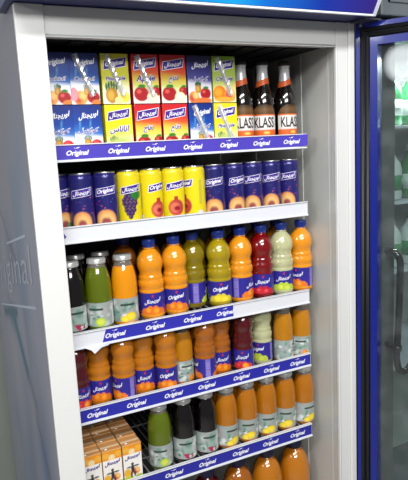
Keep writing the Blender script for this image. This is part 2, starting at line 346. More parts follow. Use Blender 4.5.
for i in range(5):
    e = empty('wire_shelf', (0, 0, 0)); e.name = 'fridge_shelf'; tag(e, names[i], 'shelf', 'shelves in the refrigerator')
    g = G(); z = SURF[i]; g.box(X0+.001, X1-.002, YR+.0012, YR+.005, z-.004, z-.0002)
    for k in range(38): xw = X0+.008+k*(X1-X0-.016)/37; g.tube([(xw, YR+.004, z-.0013), (xw, .62, z-.0013)], .0013, 6)
    for yw in (.15, .30, .45, .618): g.tube([(X0+.002, yw, z-.0042), (X1-.003, yw, z-.0042)], .0018, 6)
    g.box(X0+.001, X0+.004, YR+.005, .62, z-.008, z-.0025); g.box(X1-.006, X1-.003, YR+.005, .62, z-.008, z-.0025)
    for s_ in (X1-.003, ): g.box(s_, XR-.0032, .335, .350, z-.012, z-.002)
    g.build('shelf_grid', M_WIRE, e)
    g = G(); t, b = S[i], S[i]-H
    g.box(X0, X1, YR-.0005, YR+.0012, b, t, .0004); g.box(X0, X1, YR-.004, YR, b, b+.0032, .0008); g.box(X0, X1, YR-.003, YR, t-.002, t, .0008)
    g.box(X0, X1, YR-.001, YR+.006, t-.0012, t)
    rail = g.build('price_rail', M_RAIL, e)
    fm = lambda u_, v_, d=0: (u_, YR-.0012-d, v_)
    if m_strip[i]:
        xa, xb = (X0+.001, X1-.0012) if i != 2 else (.121, .407)
        g = G(); ztop, zbt = t-.0024, b+.0048
        xs = [xa+(xb-xa)*k/40 for k in range(41)]
        lift = lambda x: (.006*max(0, (x-.57)/.038)**2 if i == 0 else 0)
        vs = []; 
        for k, x in enumerate(xs):
            dxt = .004 if (i == 2 and k == 0) else 0; dxb = -.004 if (i == 2 and k == 0) else 0
            vs += [(x+dxb, YR-.0009-lift(x), zbt+lift(x)*.3), (x+dxt, YR-.0009-lift(x), ztop+lift(x)*.3)]
        g.add(vs, [(2*k, 2*k+2, 2*k+3, 2*k+1) for k in range(40)], True)
        st = g.build('price_strip', m_strip[i], e)
        for x in words_x[i]:
            g = G()
            f2 = lambda u_, v_: (u_, YR-.0013-lift(u_), v_+lift(u_)*.3)
            put_text(g, ORIG, f2, x, (ztop+zbt)/2-.0022, .042, .95, .0, 0, .035, .3)
            g.add([f2(x-.003, ztop-.0058), f2(x+.002, ztop-.0050), f2(x+.0050, ztop-.0030), f2(x-.001, ztop-.0036)], [(0, 1, 2, 3)])
            g.add([f2(x-.0065, ztop-.0046), f2(x-.0035, ztop-.0056), f2(x-.0040, ztop-.0046), f2(x-.0060, ztop-.0038)], [(0, 1, 2, 3)])
            g.build('strip_lettering', M_WHITE_INK, st)
    if i == 1:
        g = G(); g.add([(.056, YR-.0012, t-.006), (.060, YR-.0012, t-.008), (.066, YR-.0012, t-.018), (.058, YR-.0012, t-.023), (.050, YR-.0012, t-.02)], [(0, 1, 2, 3, 4)])
        g.build('strip_remnant', M_PURPLE_INK, rail)
    if i == 2:
        g = G(); g.add([(.078, YR-.0045, b+.003), (.128, YR-.0045, b+.005), (.128, YR-.0043, b-.001), (.112, YR-.006, b-.003), (.098, YR-.008, b-.012), (.092, YR-.007, b-.004)], [(0, 1, 2, 3, 4, 5)])
        g.v += [(x, y-.0006, z) for x, y, z in g.v[:6]]; g.c += [(1, 1, 1)]*6; g.f += [tuple(range(6, 12))[::-1]]+[(k, (k+1) % 6, (k+1) % 6+6, k+6) for k in range(6)]; g.sm += [False]*7; g.mi += [0]*7
        g.build('torn_paper', M_RAIL, rail)

def faceyaw(x, y, off=0): return -math.atan2(x-CAM.x, y-CAM.y)*.9+R(off)

# ------------------------------------------------------------------ cartons
CW, CH, CD = .054, .0918, .036
def carton_front(design, wdt, hgt):
    nu, nv = 40, 64
    u = np.linspace(-wdt/2+.0008, wdt/2-.0008, nu); v = np.linspace(.0008, hgt-.0008, nv); U, V = np.meshgrid(u, v, indexing='ij'); p = Paint(U, V)
    s = hgt
    if design in ('blue', 'blue_tall'):
        p.grad([(0, (245, 245, 248)), (.38*s, (240, 243, 250)), (.46*s, (60, 120, 200)), (.62*s, (22, 70, 165)), (1*s, (20, 40, 120))], slope=.12)
        for a in (-.5, .1): p.blend(np.clip(1-abs(U-a*wdt*.6-.1*(V-.5*s))/.003, 0, 1)*np.clip((V-.45*s)/(.2*s), 0, 1)*np.clip((.75*s-V)/(.1*s), 0, 1)*.6, (110, 190, 235))
        if design == 'blue':
            p.fruit('pine', -.002, .26*s, .008).fruit('tomato', .014, .24*s, .010).ell(-.02, .20*s, .006, .004, (240, 190, 120))
        else:
            p.fruit('peach', -.010, .13*s, .013).fruit('pine', .003, .26*s, .007).fruit('apple', .014, .14*s, .012).ell(-.022, .2*s, .008, .012, (225, 150, 160)).ell(.02, .03*s, .01, .006, (225, 130, 60))
    elif design == 'navy':
        p.grad([(0, (240, 238, 240)), (.40*s, (228, 228, 238)), (.50*s, (90, 90, 170)), (.75*s, (50, 45, 120)), (1*s, (24, 28, 80))], slope=.1)
        p.fruit('peach', -.014, .12*s, .012).fruit('apple', .012, .20*s, .012).fruit('pine', -.004, .30*s, .008).ell(.006, .05*s, .02, .006, (235, 120, 60))
    elif design == 'yellow':
        p.grad([(0, (250, 248, 235)), (.25*s, (245, 246, 190)), (.42*s, (215, 225, 90)), (.6*s, (242, 226, 30)), (1*s, (240, 218, 30))], slope=-.1)
        p.fruit('pine', -.012, .20*s, .009); p.ell(.013, .22*s, .010, .007, (245, 225, 120)); p.ell(.0, .22*s, .02, .012, (190, 205, 110), .8); p.fruit('pine', .008, .10*s, .006)
    elif design == 'yellow_tall':
        p.grad([(0, (250, 248, 225)), (.3*s, (244, 244, 205)), (.5*s, (228, 228, 70)), (1*s, (222, 208, 30))], slope=-.1)
        p.fruit('pine', -.009, .18*s, .014); p.ell(.015, .14*s, .011, .010, (245, 220, 70)); p.ell(.004, .08*s, .008, .006, (250, 235, 150))
    elif design == 'red':
        p.grad([(0, (250, 248, 235)), (.2*s, (250, 246, 225)), (.35*s, (215, 225, 120)), (.5*s, (240, 205, 70)), (.64*s, (228, 90, 45)), (.8*s, (214, 36, 42)), (1*s, (205, 28, 38))], slope=.12)
        p.fruit('apple', -.010, .20*s, .015); p.fruit('apple', .020, .25*s, .010); p.fruit('slice', .012, .13*s, .011)
    elif design == 'green':
        p.grad([(0, (248, 236, 190)), (.3*s, (240, 226, 150)), (.45*s, (196, 212, 110)), (.8*s, (160, 190, 60)), (1*s, (140, 178, 50))], slope=-.08)
        p.fruit('orange', -.012, .20*s, .015).fruit('peach', .012, .17*s, .013).ell(.0, .07*s, .024, .005, (238, 170, 60))
    elif design == 'small':
        p.grad([(0, (246, 242, 236)), (.62*s, (246, 242, 236)), (.635*s, (250, 246, 240)), (1*s, (250, 248, 240))])
        p.blend((V > .74*s)*1., (238, 150, 30)); p.ell(-.001, .80*s, .007, .006, (250, 225, 170), .5); p.ell(-.013, .86*s, .007, .006, (245, 180, 60), .6); p.ell(.013, .86*s, .007, .006, (245, 180, 60), .6)
        p.fruit('peach', .007, .22*s, .008); p.ell(-.012, .20*s, .008, .010, (238, 176, 50), .4); p.ell(-.010, .06*s, .010, .005, (190, 205, 60), .4); p.ell(.012, .06*s, .008, .004, (170, 195, 60), .4)
        p.ell(-.001, .30*s, .0035, .010, (42, 40, 52), .4); p.ell(-.001, .44*s, .003, .003, (80, 50, 50)); p.ell(-.008, .36*s, .006, .0018, (60, 70, 60), .4); p.ell(.007, .37*s, .006, .0018, (60, 70, 60), .4); p.ell(-.004, .14*s, .002, .007, (50, 50, 60), .4); p.ell(.003, .15*s, .002, .006, (50, 50, 60), .4)
    return p, U, V
SIDE = {'blue': (26, 60, 150), 'blue_tall': (24, 50, 135), 'navy': (36, 36, 100), 'yellow': (226, 208, 40), 'yellow_tall': (190, 176, 40), 'red': (190, 40, 40), 'green': (150, 170, 60), 'small': (205, 175, 130)}
_carton = {}
def carton(design, name='juice_carton', script=AR, second=None, straw=False, wdt=CW, hgt=CH, dep=CD):
    key = (design, script, second, straw)
    if key in _carton: return copy_tree(_carton[key])
    root = empty(name)
    sc = tuple(lin(SIDE[design]))
    g = G().box(-wdt/2, wdt/2, 0, dep, 0, hgt, .0012, c=sc); g.box(-wdt/2+.003, wdt/2-.003, dep*.45, dep*.55, hgt, hgt+.0008, c=sc)
    if design == 'small':   # printed top
        g.box(-wdt/2+.0005, wdt/2-.0005, .0008, dep-.0008, hgt, hgt+.0006, c=tuple(lin((214, 150, 88)))); g.box(-wdt/2+.001, wdt/2-.001, .012, .016, hgt+.0006, hgt+.0014, c=tuple(lin((225, 205, 170)))); g.lathe([(.003, hgt+.0006), (.003, hgt+.0011)], 12, cx=-.010, cy=.007)
    g.build('box', M_PRINT, root)
    p, U, V = carton_front(design, wdt, hgt)
    fp = G().grid(U, U*0-.0002, V, p.C, smooth=False).build('printed_front', M_PRINT, root)
    g = G(); fm = lambda u_, v_, d=.0004: (u_, -d, v_)
    f1 = lambda u_, v_: fm(u_, v_, .0004); f2 = lambda u_, v_: fm(u_, v_, .0006); f3 = lambda u_, v_: fm(u_, v_, .0008)
    if design == 'small':
        put_text(g, AR, f3, 0, .64*hgt, wdt*.80, .9, .12, 1, .05, .2); ink = 1
    else:
        z = .80*hgt; sl = .16
        if design in ('blue', 'blue_tall', 'navy'):
            put_text(g, script, f2, .002, z, wdt*.70, 1.15, sl, 0, .03, .25); put_text(g, second, f2, .0, .50*hgt, wdt*.74, .85, .02, 0, .06, .2); put_text(g, second, f3, .0, .50*hgt, wdt*.72, .8, .02, 1, .0, .2)
        else:
            quad(g, f1, .0, z, wdt*.82, .0175, sl, 0, .15); quad(g, f2, .0, z, wdt*.78, .0150, sl, 1, .15); put_text(g, script, f3, .0, z, wdt*.68, 1.0, sl, 0, .03, .25)
            put_text(g, second, f2, .0, .50*hgt, wdt*(.42 if second == APPLE else .72), 1.0, .04, 0, .10, .2); put_text(g, second, f3, .0, .50*hgt, wdt*(.40 if second == APPLE else .70), 1.0, .04, 1, .02, .2)
    g.build('lettering', [M_WHITE_INK, M_PURPLE_INK], fp)
    if straw:
        a = Vector((-.016, -.0040, hgt*.97)); b = Vector((.014, -.0040, hgt*.16))
        s_ = G().tube([a.lerp(b, .03), a.lerp(b, .3), a.lerp(b, .34), a.lerp(b, .96)], .0019, 8).build('straw', M_STRAW, root)
        d = (b-a).normalized(); q = Vector((d.z, 0, -d.x))*.0058
        g = G(); vs = []; nn = 14
        for k in range(nn+1):
            c_ = a.lerp(b, k/nn); wob = .0006*math.sin(k*2.3)
            for s1, yy_ in ((-1, -.0012), (-.45, -.0065+wob), (.45, -.0065-wob), (1, -.0012)): vs.append((c_.x+q.x*s1*(1+.1*math.sin(k*1.7)), yy_, c_.z+q.z*s1))
        g.add(vs, [(4*k+j, 4*k+4+j, 4*k+5+j, 4*k+1+j) for k in range(nn) for j in range(3)], False)
        g.build('straw_wrapper', M_WRAP, s_)
    _carton[key] = root
    return root
M_WRAP = bpy.data.materials.new('clear_wrapper'); M_WRAP.use_nodes = True; nt = M_WRAP.node_tree; nt.nodes.clear()
out = nt.nodes.new('ShaderNodeOutputMaterial'); tr = nt.nodes.new('ShaderNodeBsdfTransparent'); gl = nt.nodes.new('ShaderNodeBsdfGlossy'); gl.inputs['Roughness'].default_value = .18
df = nt.nodes.new('ShaderNodeBsdfDiffuse'); df.inputs[0].default_value = (.85, .87, .9, 1); m1 = nt.nodes.new('ShaderNodeMixShader'); m1.inputs[0].default_value = .25; m2 = nt.nodes.new('ShaderNodeMixShader'); m2.inputs[0].default_value = .28
nt.links.new(tr.outputs[0], m1.inputs[1]); nt.links.new(gl.outputs[0], m1.inputs[2]); nt.links.new(m1.outputs[0], m2.inputs[1]); nt.links.new(df.outputs[0], m2.inputs[2]); nt.links.new(m2.outputs[0], out.inputs[0])

CX = [.0725, .1265, .185, .244, .302, .359, .415]
lower = [('blue', AR, COCK, False, 'blue cocktail juice carton in the bottom layer, cut off by the left frame'),
         ('blue', AR, COCK, False, 'blue cocktail juice carton in the bottom layer beside the yellow one'),
         ('yellow', AR, PINE, False, 'yellow pineapple carton in the bottom layer, left of two red cartons'),
         ('red', AR, APPLE, False, 'red apple juice carton in the bottom layer beside a yellow carton'),
         ('red', AR, APPLE, False, 'red apple juice carton in the bottom layer beside a blue carton'),
         ('blue', ORIG, COCK, True, 'blue carton with straw in the bottom layer between red and yellow'),
         ('yellow', ORIG, 'Pineapple', True, 'yellow pineapple carton in the bottom layer next to the dark glass bottles')]
upper = [('blue_tall', ORIG, 'Cocktail', False, 'blue mixed fruit carton in the top layer, cut off by the left frame'),
         ('blue_tall', ORIG, 'Cocktail', True, 'blue mixed fruit carton with wrapped straw, top layer beside a yellow carton'),
         ('yellow_tall', ORIG, 'Pineapple', True, 'yellow pineapple carton with wrapped straw in the top layer'),
         ('red', ORIG, 'Apple', True, 'red apple carton with wrapped straw on its front, top layer'),
         ('red', AR, APPLE, False, 'red apple carton without a straw in the top layer'),
         ('navy', AR, COCK, False, 'dark navy mixed fruit carton in the top layer between red and green'),
         ('green', ORIG, 'Orange', True, 'pale green carton with orange fruit, top layer beside the dark bottles')]
for j, row in enumerate((lower, upper)):
    for i, (d, sc_, se, st, lb) in enumerate(row):
        o = carton(d, script=sc_, second=se, straw=st); o.location = (CX[i]+random.uniform(-.0006, .0006), .0785+random.uniform(0, .002), SURF[0]+.0001+j*(CH+.0009)); o.rotation_euler = (0, 0, R(random.uniform(-1.2, 1.2)))
        tag(o, lb, 'juice carton', 'stacked juice cartons on the top shelf')
# small cartons on the lowest shelf
scx = [.0760, .1180, .1608]; pos = ['left', 'middle', 'right']
for r_ in range(4):
    for i in range(3):
        o = carton('small', 'small_juice_carton', wdt=.0408, hgt=.0775, dep=.034); o.location = (scx[i]+.001+r_*.001, .0785+r_*.0362+random.uniform(0, .001), SURF[4]+.0001); o.rotation_euler = (0, 0, 0)
        rown = ['front row', 'second row', 'third row', 'back row'][r_]
        tag(o, f'small orange topped carton in the {rown}, {pos[i]} column of the little carton block', 'juice carton', 'small cartons on the lowest shelf')

# ------------------------------------------------------------------ cans
def can(design):
    root = empty('drink_can'); r, h = .0232, .1185
    prof = [(.0, .002), (.017, .002), (.0185, .0), (.0205, .002), (r, .0065), (r, h-.011), (r-.0006, h-.008), (.0205, h-.0035)]
    G().lathe(prof, 40).build('can_body', mat_can_base(design), root)
    g = G().lathe([(.0205, h-.0036), (.0212, h-.0015), (.0208, h), (.0198, h-.0004), (.0190, h-.003), (0, h-.003)], 32); g.lathe([(.0, h-.0029), (.005, h-.0029), (.005, h-.0018), (0, h-.0018)], 12, cy=.004); g.box(-.003, .003, -.010, .002, h-.0026, h-.0018)
    g.build('can_lid', M_METAL, root)
    nt_, nz = 110, 56
    th = np.linspace(-math.pi, math.pi, nt_); v = np.linspace(.0068, h-.0112, nz); T, V = np.meshgrid(th, v, indexing='ij'); rr = r+.00015
    U = T*r; p = Paint(U, V); half = math.pi*r
    if design in ('peach', 'peach_green', 'peach_cyan'):
        p.grad([(0, (30, 24, 88)), (.05, (36, 30, 105)), (h, (26, 28, 96))])
        rnd = random.Random(3)
        for k in range(46): x_, z_ = rnd.uniform(-half, half), rnd.uniform(.038, .075); p.ell(x_, z_, .0012, .0008, rnd.choice([(190, 60, 110), (140, 60, 150), (220, 110, 90), (60, 110, 180)]), .6)
        for c0 in (0, half*.98, -half*.98):
            p.ell(c0, .008, .034, .010, (205, 60, 70) if design == 'peach' else ((40, 150, 90) if design == 'peach_green' else (40, 160, 200)), .3)
            p.fruit('halfpeach', c0-.002, .027, .019)
            if design == 'peach_cyan': p.ell(c0+.01, .02, .008, .008, (90, 150, 90), .4)
    else:
        p.grad([(0, (225, 205, 20)), (h*.5, (236, 216, 24)), (h, (232, 212, 30))])
        for c0 in (0, half, -half):
            if design == 'grape': p.fruit('grape', c0-.003, .054, .0155)
            else: p.fruit('pomegranate', c0, .038, .0165)
        for c0 in (half*.5, -half*.5):
            p.rect(c0-.006, c0+.004, .010, .028, (215, 215, 220)); p.rect(c0-.004, c0+.003, .040, .090, (200, 190, 60))
    wrap = G().grid(rr*np.sin(T), -rr*np.cos(T), V, p.C).build('printed_wrap', M_CANP, root)
    def cyl(rad): return lambda u_, v_: (rad*math.sin(u_/r), -rad*math.cos(u_/r), v_)
    yel = design in ('grape', 'pomegranate')
    for c0, sx in ((0, AR), (half, ORIG)):
        z0_ = .082; g = G()
        if yel: quad(g, cyl(rr+.0002), c0, z0_, .040, .0150, .16, 0, .15, 16); quad(g, cyl(rr+.0004), c0, z0_, .0375, .0125, .16, 1, .15, 16)
        else: quad(g, cyl(rr+.0002), c0, z0_, .040, .0150, .14, 0, .15, 16); quad(g, cyl(rr+.0004), c0, z0_, .0382, .0132, .14, 1, .15, 16)
        put_text(g, sx, cyl(rr+.0006), c0, z0_, .0335, 1.0, .15, 0, .03, .25)
        g.build('lettering', [M_WHITE_INK, M_PURPLE_INK], wrap)
    return root
_cb = {}
def mat_can_base(d):
    k = d in ('grape', 'pomegranate')
    if k not in _cb: _cb[k] = mat('can_yellow' if k else 'can_navy', (225, 205, 40) if k else (34, 30, 100), .3, .3, coat=.4)
    return _cb[k]
cans = [('peach_cyan', .0675, 30, 'navy can with cyan patch, cut off by the left frame'),
        ('peach', .1070, 0, 'navy peach can with white script, second from the left frame'),
        ('peach', .1540, 180, 'navy peach can with the word in Latin letters, beside the yellow grape can'),
        ('grape', .2010, 8, 'yellow can printed with a bunch of purple grapes'),
        ('pomegranate', .2475, 215, 'yellow pomegranate can right beside the grape can'),
        ('pomegranate', .2950, 12, 'yellow pomegranate can with script logo, middle of the three pomegranate cans'),
        ('pomegranate', .3425, 122, 'yellow pomegranate can touching the navy can on its right'),
        ('peach', .3895, 178, 'navy peach can with red base directly right of the yellow cans'),
        ('peach', .4363, 205, 'navy peach can second to the right of the yellow cans'),
        ('peach_green', .4832, 0, 'navy peach can with green base, third from the right wall'),
        ('peach_green', .5301, 5, 'navy peach can with green base, second from the right wall'),
        ('peach_green', .5778, -8, 'navy peach can at the right end of the can row')]
_c = {}
for d, x, off, lb in cans:
    if d in _c: o = copy_tree(_c[d])
    else: o = can(d); _c[d] = o
    yc = .1205 if x < .07 else .0985
    o.location = (x, yc, SURF[1]+.0001); o.rotation_euler = (0, 0, faceyaw(x, yc, off)); tag(o, lb, 'drink can', 'slim cans on the second shelf')

# ------------------------------------------------------------------ plastic bottles
LIQ = {'orange': ((212, 136, 22), .0), 'orange_shaded': ((172, 104, 18), .0), 'olive': ((128, 110, 6), .15), 'yellow': ((160, 138, 10), .15), 'red': ((110, 5, 10), .0), 'pale': ((205, 206, 160), .35), 'deep': ((72, 4, 12), 0), 'rust': ((150, 84, 18), 0)}  # the darker orange juice has the lower shelves' shade put into it
_lm = {}
def liquid(k):
    if k not in _lm:
        c, t = LIQ[k]; m = mat('juice_'+k, c, .16, coat=1., trans=t, noise=.10, nscale=30); b = m.node_tree.nodes['Principled BSDF']
        b.inputs['Subsurface Weight'].default_value = .25 if t == 0 else 0; b.inputs['Subsurface Radius'].default_value = (.02, .01, .004); b.inputs['Subsurface Scale'].default_value = .3
        _lm[k] = m
    return _lm[k]
PETP = [(.0, .003), (.016, .003), (.021, .0), (.0245, .003), (.0262, .009), (.0262, .012), (.0256, .0135), (.0256, .0515), (.0262, .053), (.0263, .0555), (.0247, .0590), (.0246, .0600), (.0264, .0645), (.0268, .0700), (.0264, .0750), (.0243, .0790), (.0243, .0805), (.0250, .0835), (.0234, .0870),
        (.0224, .0905), (.0232, .0935), (.0228, .0955), (.0252, .1005), (.0264, .1060), (.0266, .1110), (.0258, .1170), (.0242, .1230), (.0216, .1285), (.0182, .1335), (.0146, .1375), (.0118, .1400), (.0112, .1415), (.0130, .1420), (.0130, .1434), (.0108, .1438), (.0106, .150)]
BIGP = [(.0, .003), (.016, .003), (.021, .0), (.0245, .003), (.0262, .009), (.0262, .012), (.0256, .0135), (.0256, .0545), (.0262, .056), (.0262, .0800), (.0250, .0830), (.0264, .0860), (.0268, .100), (.0266, .108), (.0258, .1160), (.0244, .1230), (.0224, .1300), (.0198, .1360), (.0165, .1410), (.0125, .1445), (.0104, .1462), (.0100, .1475), (.0100, .1520)]
PETP = [(r, z+(.0035 if z > .05 else 0)) for r, z in PETP]
FR_OF = {'orange': 'orange', 'orange_shaded': 'orange', 'olive': 'lime', 'yellow': 'lemon', 'red': 'tomato', 'pale': 'lime', 'deep': 'tomato', 'rust': 'orange'}
def pet(kind, big=False):
    root = empty('juice_bottle' if not big else 'large_juice_bottle')
    body = G().lathe(BIGP if big else PETP, 32); body.build('bottle', liquid(kind), root)
    zc = .1473 if not big else .1480
    cp = []
    for k, (r, z) in enumerate([(.0118, 0), (.0122, .0005), (.0122, .0035), (.0127, .004), (.0127, .0150), (.0118, .0166), (0, .0166)]): cp.append((r, zc+z))
    g = G().lathe(cp, 30)
    for k in range(30): a = 2*math.pi*k/30; c_, s_ = math.cos(a), math.sin(a); g.box(.0126*c_-.0004, .0126*c_+.0004, .0126*s_-.0004, .0126*s_+.0004, zc+.0045, zc+.0145)
    g.build('cap', M_CAPBLUE if not big else mat_once('navy_cap', (12, 18, 56)), root)
    th = np.linspace(-math.pi, math.pi, 120); v = np.linspace(.0125, .0563, 34); T, V = np.meshgrid(th, v, indexing='ij'); r = .0262; rr = .0264
    U = T*r; half = math.pi*r; p = Paint(U, V); p.grad([(0, (52, 40, 150)), (.06, (44, 40, 140))])
    for c0 in (0, half*1.0, -half*1.0):
        f = FR_OF[kind]
        zig = .0255+.004*np.abs(np.sin((U-c0)*240)); base = {'orange': (238, 120, 40), 'lime': (196, 214, 60), 'lemon': (215, 205, 60), 'tomato': (190, 30, 60)}[f]
        if f == 'tomato': base = (190, 30, 60) if kind == 'red' else (215, 60, 50)
        p.blend(((np.abs(U-c0) < .027) & (V < zig+.004*np.cos((U-c0)*110)-.002))*1., base)
        p.fruit(f, c0-.008, .0200, .0078).fruit(f if kind != 'deep' else 'orange', c0+.009, .0180, .0085)
        p.ell(c0+.001, .0505, .0022, .0026, (200, 40, 70), .3)
    for c0 in (half*.5, -half*.5):
        p.rect(c0-.0065, c0+.0065, .0135, .0550, (122, 108, 190))
        for k in range(9): p.rect(c0-.005, c0+.005, .016+k*.0038, .0172+k*.0038, (160, 150, 215))
    lab = G().grid(rr*np.sin(T), -rr*np.cos(T), V, p.C).build('label_sleeve', M_LABEL, root)
    cyl = lambda u_, v_: ((rr+.0003)*math.sin(u_/r), -(rr+.0003)*math.cos(u_/r), v_)
    for c0, sx in ((0, AR), (half, ORIG)):
        g = G(); put_text(g, sx, cyl, c0, .0395, .0345, 1.05, .16, 0, .03, .28); g.build('lettering', M_WHITE_INK, lab)
    return root
_mo = {}
def mat_once(n_, c):
    if n_ not in _mo: _mo[n_] = mat(n_, c, .4)
    return _mo[n_]
_p = {}
def place_pet(kind, x, y, z, off, lb, grp, sc=1., big=False, zsc=None):
    key = (kind, big)
    if key in _p: o = copy_tree(_p[key])
    else: o = pet(kind, big); _p[key] = o
    o.location = (x, y, z+.0001); o.rotation_euler = (0, 0, faceyaw(x, y, off)); o.scale = (sc, sc, zsc or sc); tag(o, lb, 'bottle', grp); return o
g3 = 'plastic juice bottles on the third shelf'; g4 = 'plastic juice bottles on the fourth shelf'
Y3 = .1035
for kind, x, off, lb in [('orange', .2365, 0, 'bright orange juice bottle with script label, beside the orange glass bottle, third shelf'),
        ('orange', .2905, 178, 'bright orange juice bottle between another orange and an olive one, third shelf'),
        ('olive', .3430, 95, 'dull olive yellow juice bottle showing the pale side of its label'),
        ('yellow', .3945, 182, 'yellow juice bottle with lemon label, middle of the third shelf'),
        ('orange', .4488, 60, 'orange juice bottle between the yellow and the red bottles, third shelf'),
        ('red', .5029, 0, 'dark red juice bottle on the third shelf beside the pale one'),
        ('pale', .5568, 5, 'pale whitish lemon drink bottle with lime green label, third shelf'),
        ('orange', .6106, -32, 'orange juice bottle at the right end of the third shelf')]:
    place_pet(kind, x, Y3+(.022 if kind == 'olive' else 0), SURF[2], off, lb, g3)
for kind, x, off, lb in [('deep', .0690, 20, 'dark red juice bottle half hidden by the left frame, fourth shelf'),
        ('orange_shaded', .1165, 0, 'orange juice bottle with script label, next to the half hidden red one'),
        ('orange_shaded', .1635, -50, 'orange juice bottle turned to its pale side panel, fourth shelf'),
        ('orange_shaded', .2115, 3, 'third orange juice bottle from the left frame, fourth shelf'),
        ('orange_shaded', .2575, 178, 'orange juice bottle beside the yellow glass bottle, fourth shelf'),
        ('rust', .3490, 100, 'brownish orange juice bottle right of the yellow glass bottle'),
        ('rust', .3950, 8, 'brownish orange juice bottle touching the red one, fourth shelf'),
        ('deep', .4450, -10, 'dark red juice bottle in the middle of the fourth shelf'),
        ('pale', .5050, 150, 'pale creamy juice bottle on the fourth shelf')]:
    place_pet(kind, x, .1005+(.016 if round((x-.0665)/.048) % 2 else 0), SURF[3], off, lb, g4, .90, zsc=.965)
# second row on the third and fourth shelves, seen in the gaps
Y3b = .172
for kind, x, lb in [('rust', .205, 'reddish orange bottle behind the orange glass bottle'), ('rust', .262, 'reddish orange bottle behind the two bright orange bottles'), ('rust', .317, 'orange bottle behind the olive bottle, third shelf'),
        ('olive', .371, 'olive bottle in the second row behind the yellow one'), ('rust', .425, 'orange bottle in the second row behind yellow and orange bottles'), ('red', .480, 'red bottle in the second row behind the red bottle'),
        ('rust', .534, 'orange bottle in the second row behind the pale bottle'), ('orange', .588, 'orange bottle in the second row at the right end, third shelf')]:
    place_pet(kind, x, Y3b, SURF[2], random.uniform(0, 300), lb, 'second row bottles on the third shelf')
for kind, x, lb in [('deep', .094, 'dark red bottle in the second row, left end of the fourth shelf'), ('rust', .148, 'orange bottle in the second row behind the leftmost orange bottles, fourth shelf'), ('rust', .203, 'orange bottle in the second row behind the third orange bottle, fourth shelf'),
        ('rust', .258, 'orange bottle in the second row beside the yellow glass bottle, fourth shelf'), ('rust', .370, 'orange bottle in the second row behind the brownish pair, fourth shelf'), ('deep', .425, 'dark red bottle in the second row behind the red one, fourth shelf'), ('rust', .480, 'orange bottle in the second row behind the pale bottle, fourth shelf')]:
    place_pet(kind, x, Y3b, SURF[3], random.uniform(0, 300), lb, 'second row bottles on the fourth shelf', .92, zsc=.965)
# bottom deck: large bottles
for x, k, lb in [(.345, 'deep', 'large dark red bottle under the lowest blue strip'), (.425, 'rust', 'large orange bottle under the strip beside the dark red one'), (.505, 'orange_shaded', 'large orange bottle under the strip, middle of three'), (.586, 'orange_shaded', 'large orange bottle under the strip beside the right wall')]:
    place_pet(k, x, .115, .620, 0, lb, 'large bottles on the bottom deck', 1.42, True, 1.60)

# ------------------------------------------------------------------ glass bottles
M_CLEAR = mat('clear_glass', (150, 140, 130), .08, trans=.6, coat=.5)
GLQ = {'green': (84, 98, 8), 'orange_glass': (214, 136, 8), 'black': (6, 2, 4), 'amber_glass': (162, 98, 10), 'golden': (172, 112, 10)}  # darker orange glass juice: shade of the lowest shelf in its colour
_gm = {}
def gliquid(k):
    if k not in _gm:
        m = mat('glass_juice_'+k, GLQ[k], .12, coat=1., noise=.1, nscale=30); b = m.node_tree.nodes['Principled BSDF']
        if k != 'black': b.inputs['Subsurface Weight'].default_value = .25; b.inputs['Subsurface Radius'].default_value = (.02, .01, .004); b.inputs['Subsurface Scale'].default_value = .3
        _gm[k] = m
    return _gm[k]
GP = [(.0, .003), (.018, .003), (.0225, 0), (.0250, .003), (.0256, .008), (.0256, .053), (.0258, .060), (.0258, .070), (.0257, .078), (.0252, .087), (.0242, .096), (.0227, .104), (.0210, .110), (.0191, .1155), (.0178, .120), (.0172, .1225), (.0172, .127)]
GP = [(r, z+(.0035 if z > .05 else 0)) for r, z in GP]
def glass_bottle(kind, fruit):
    root = empty('glass_juice_bottle')
    G().lathe(GP, 32, mif=lambda z: 1 if z > (.1165 if kind in ('orange_glass', 'golden') else .1230) and kind != 'black' else 0).build('bottle', [gliquid(kind), M_CLEAR], root)
    G().lathe([(r_, z_+.0035) for r_, z_ in ((.0176, .1262), (.0186, .1265), (.0188, .1280), (.0184, .1290), (.0184, .1345), (.0172, .1365), (0, .1365))], 32).build('cap', M_STEEL, root)
    th = np.linspace(-math.pi, math.pi, 110); v = np.linspace(.0085, .0555, 34); T, V = np.meshgrid(th, v, indexing='ij'); r = .0256; rr = .0259; U = T*r; half = math.pi*r
    p = Paint(U, V); p.fill((158, 166, 162)); rnd = random.Random(kind)
    for k in range(70): p.ell(rnd.uniform(-half, half), rnd.uniform(.01, .05), rnd.uniform(.002, .007), rnd.uniform(.002, .008), rnd.choice([(150, 175, 165), (225, 228, 226), (110, 150, 135), (190, 200, 196), (170, 170, 170)]), .9)
    p.rect(-.014, .016, .0400, .0450, (48, 70, 60), .2); p.rect(half*.45, half*.75, .01, .05, (226, 228, 228))
    for k in range(5): p.ell(rnd.uniform(-.02, .02), rnd.uniform(.016, .03), .003, .0018, (40, 130, 100), .5)
    if fruit == 'berry':
        for k in range(7): p.ell(rnd.uniform(-.004, .016), rnd.uniform(.010, .020), .003, .003, (170, 40, 80), .4)
    elif fruit == 'lime': p.fruit('lime', .010, .0175, .0085)
    elif fruit == 'apricot': p.fruit('orange', .012, .014, .008)
    else: p.fruit('lemon', .007, .0185, .0095); p.fruit('lemon', -.006, .014, .007)
    lab = G().grid(rr*np.sin(T), -rr*np.cos(T), V, p.C).build('paper_label', M_LABEL, root)
    return root
_g = {}
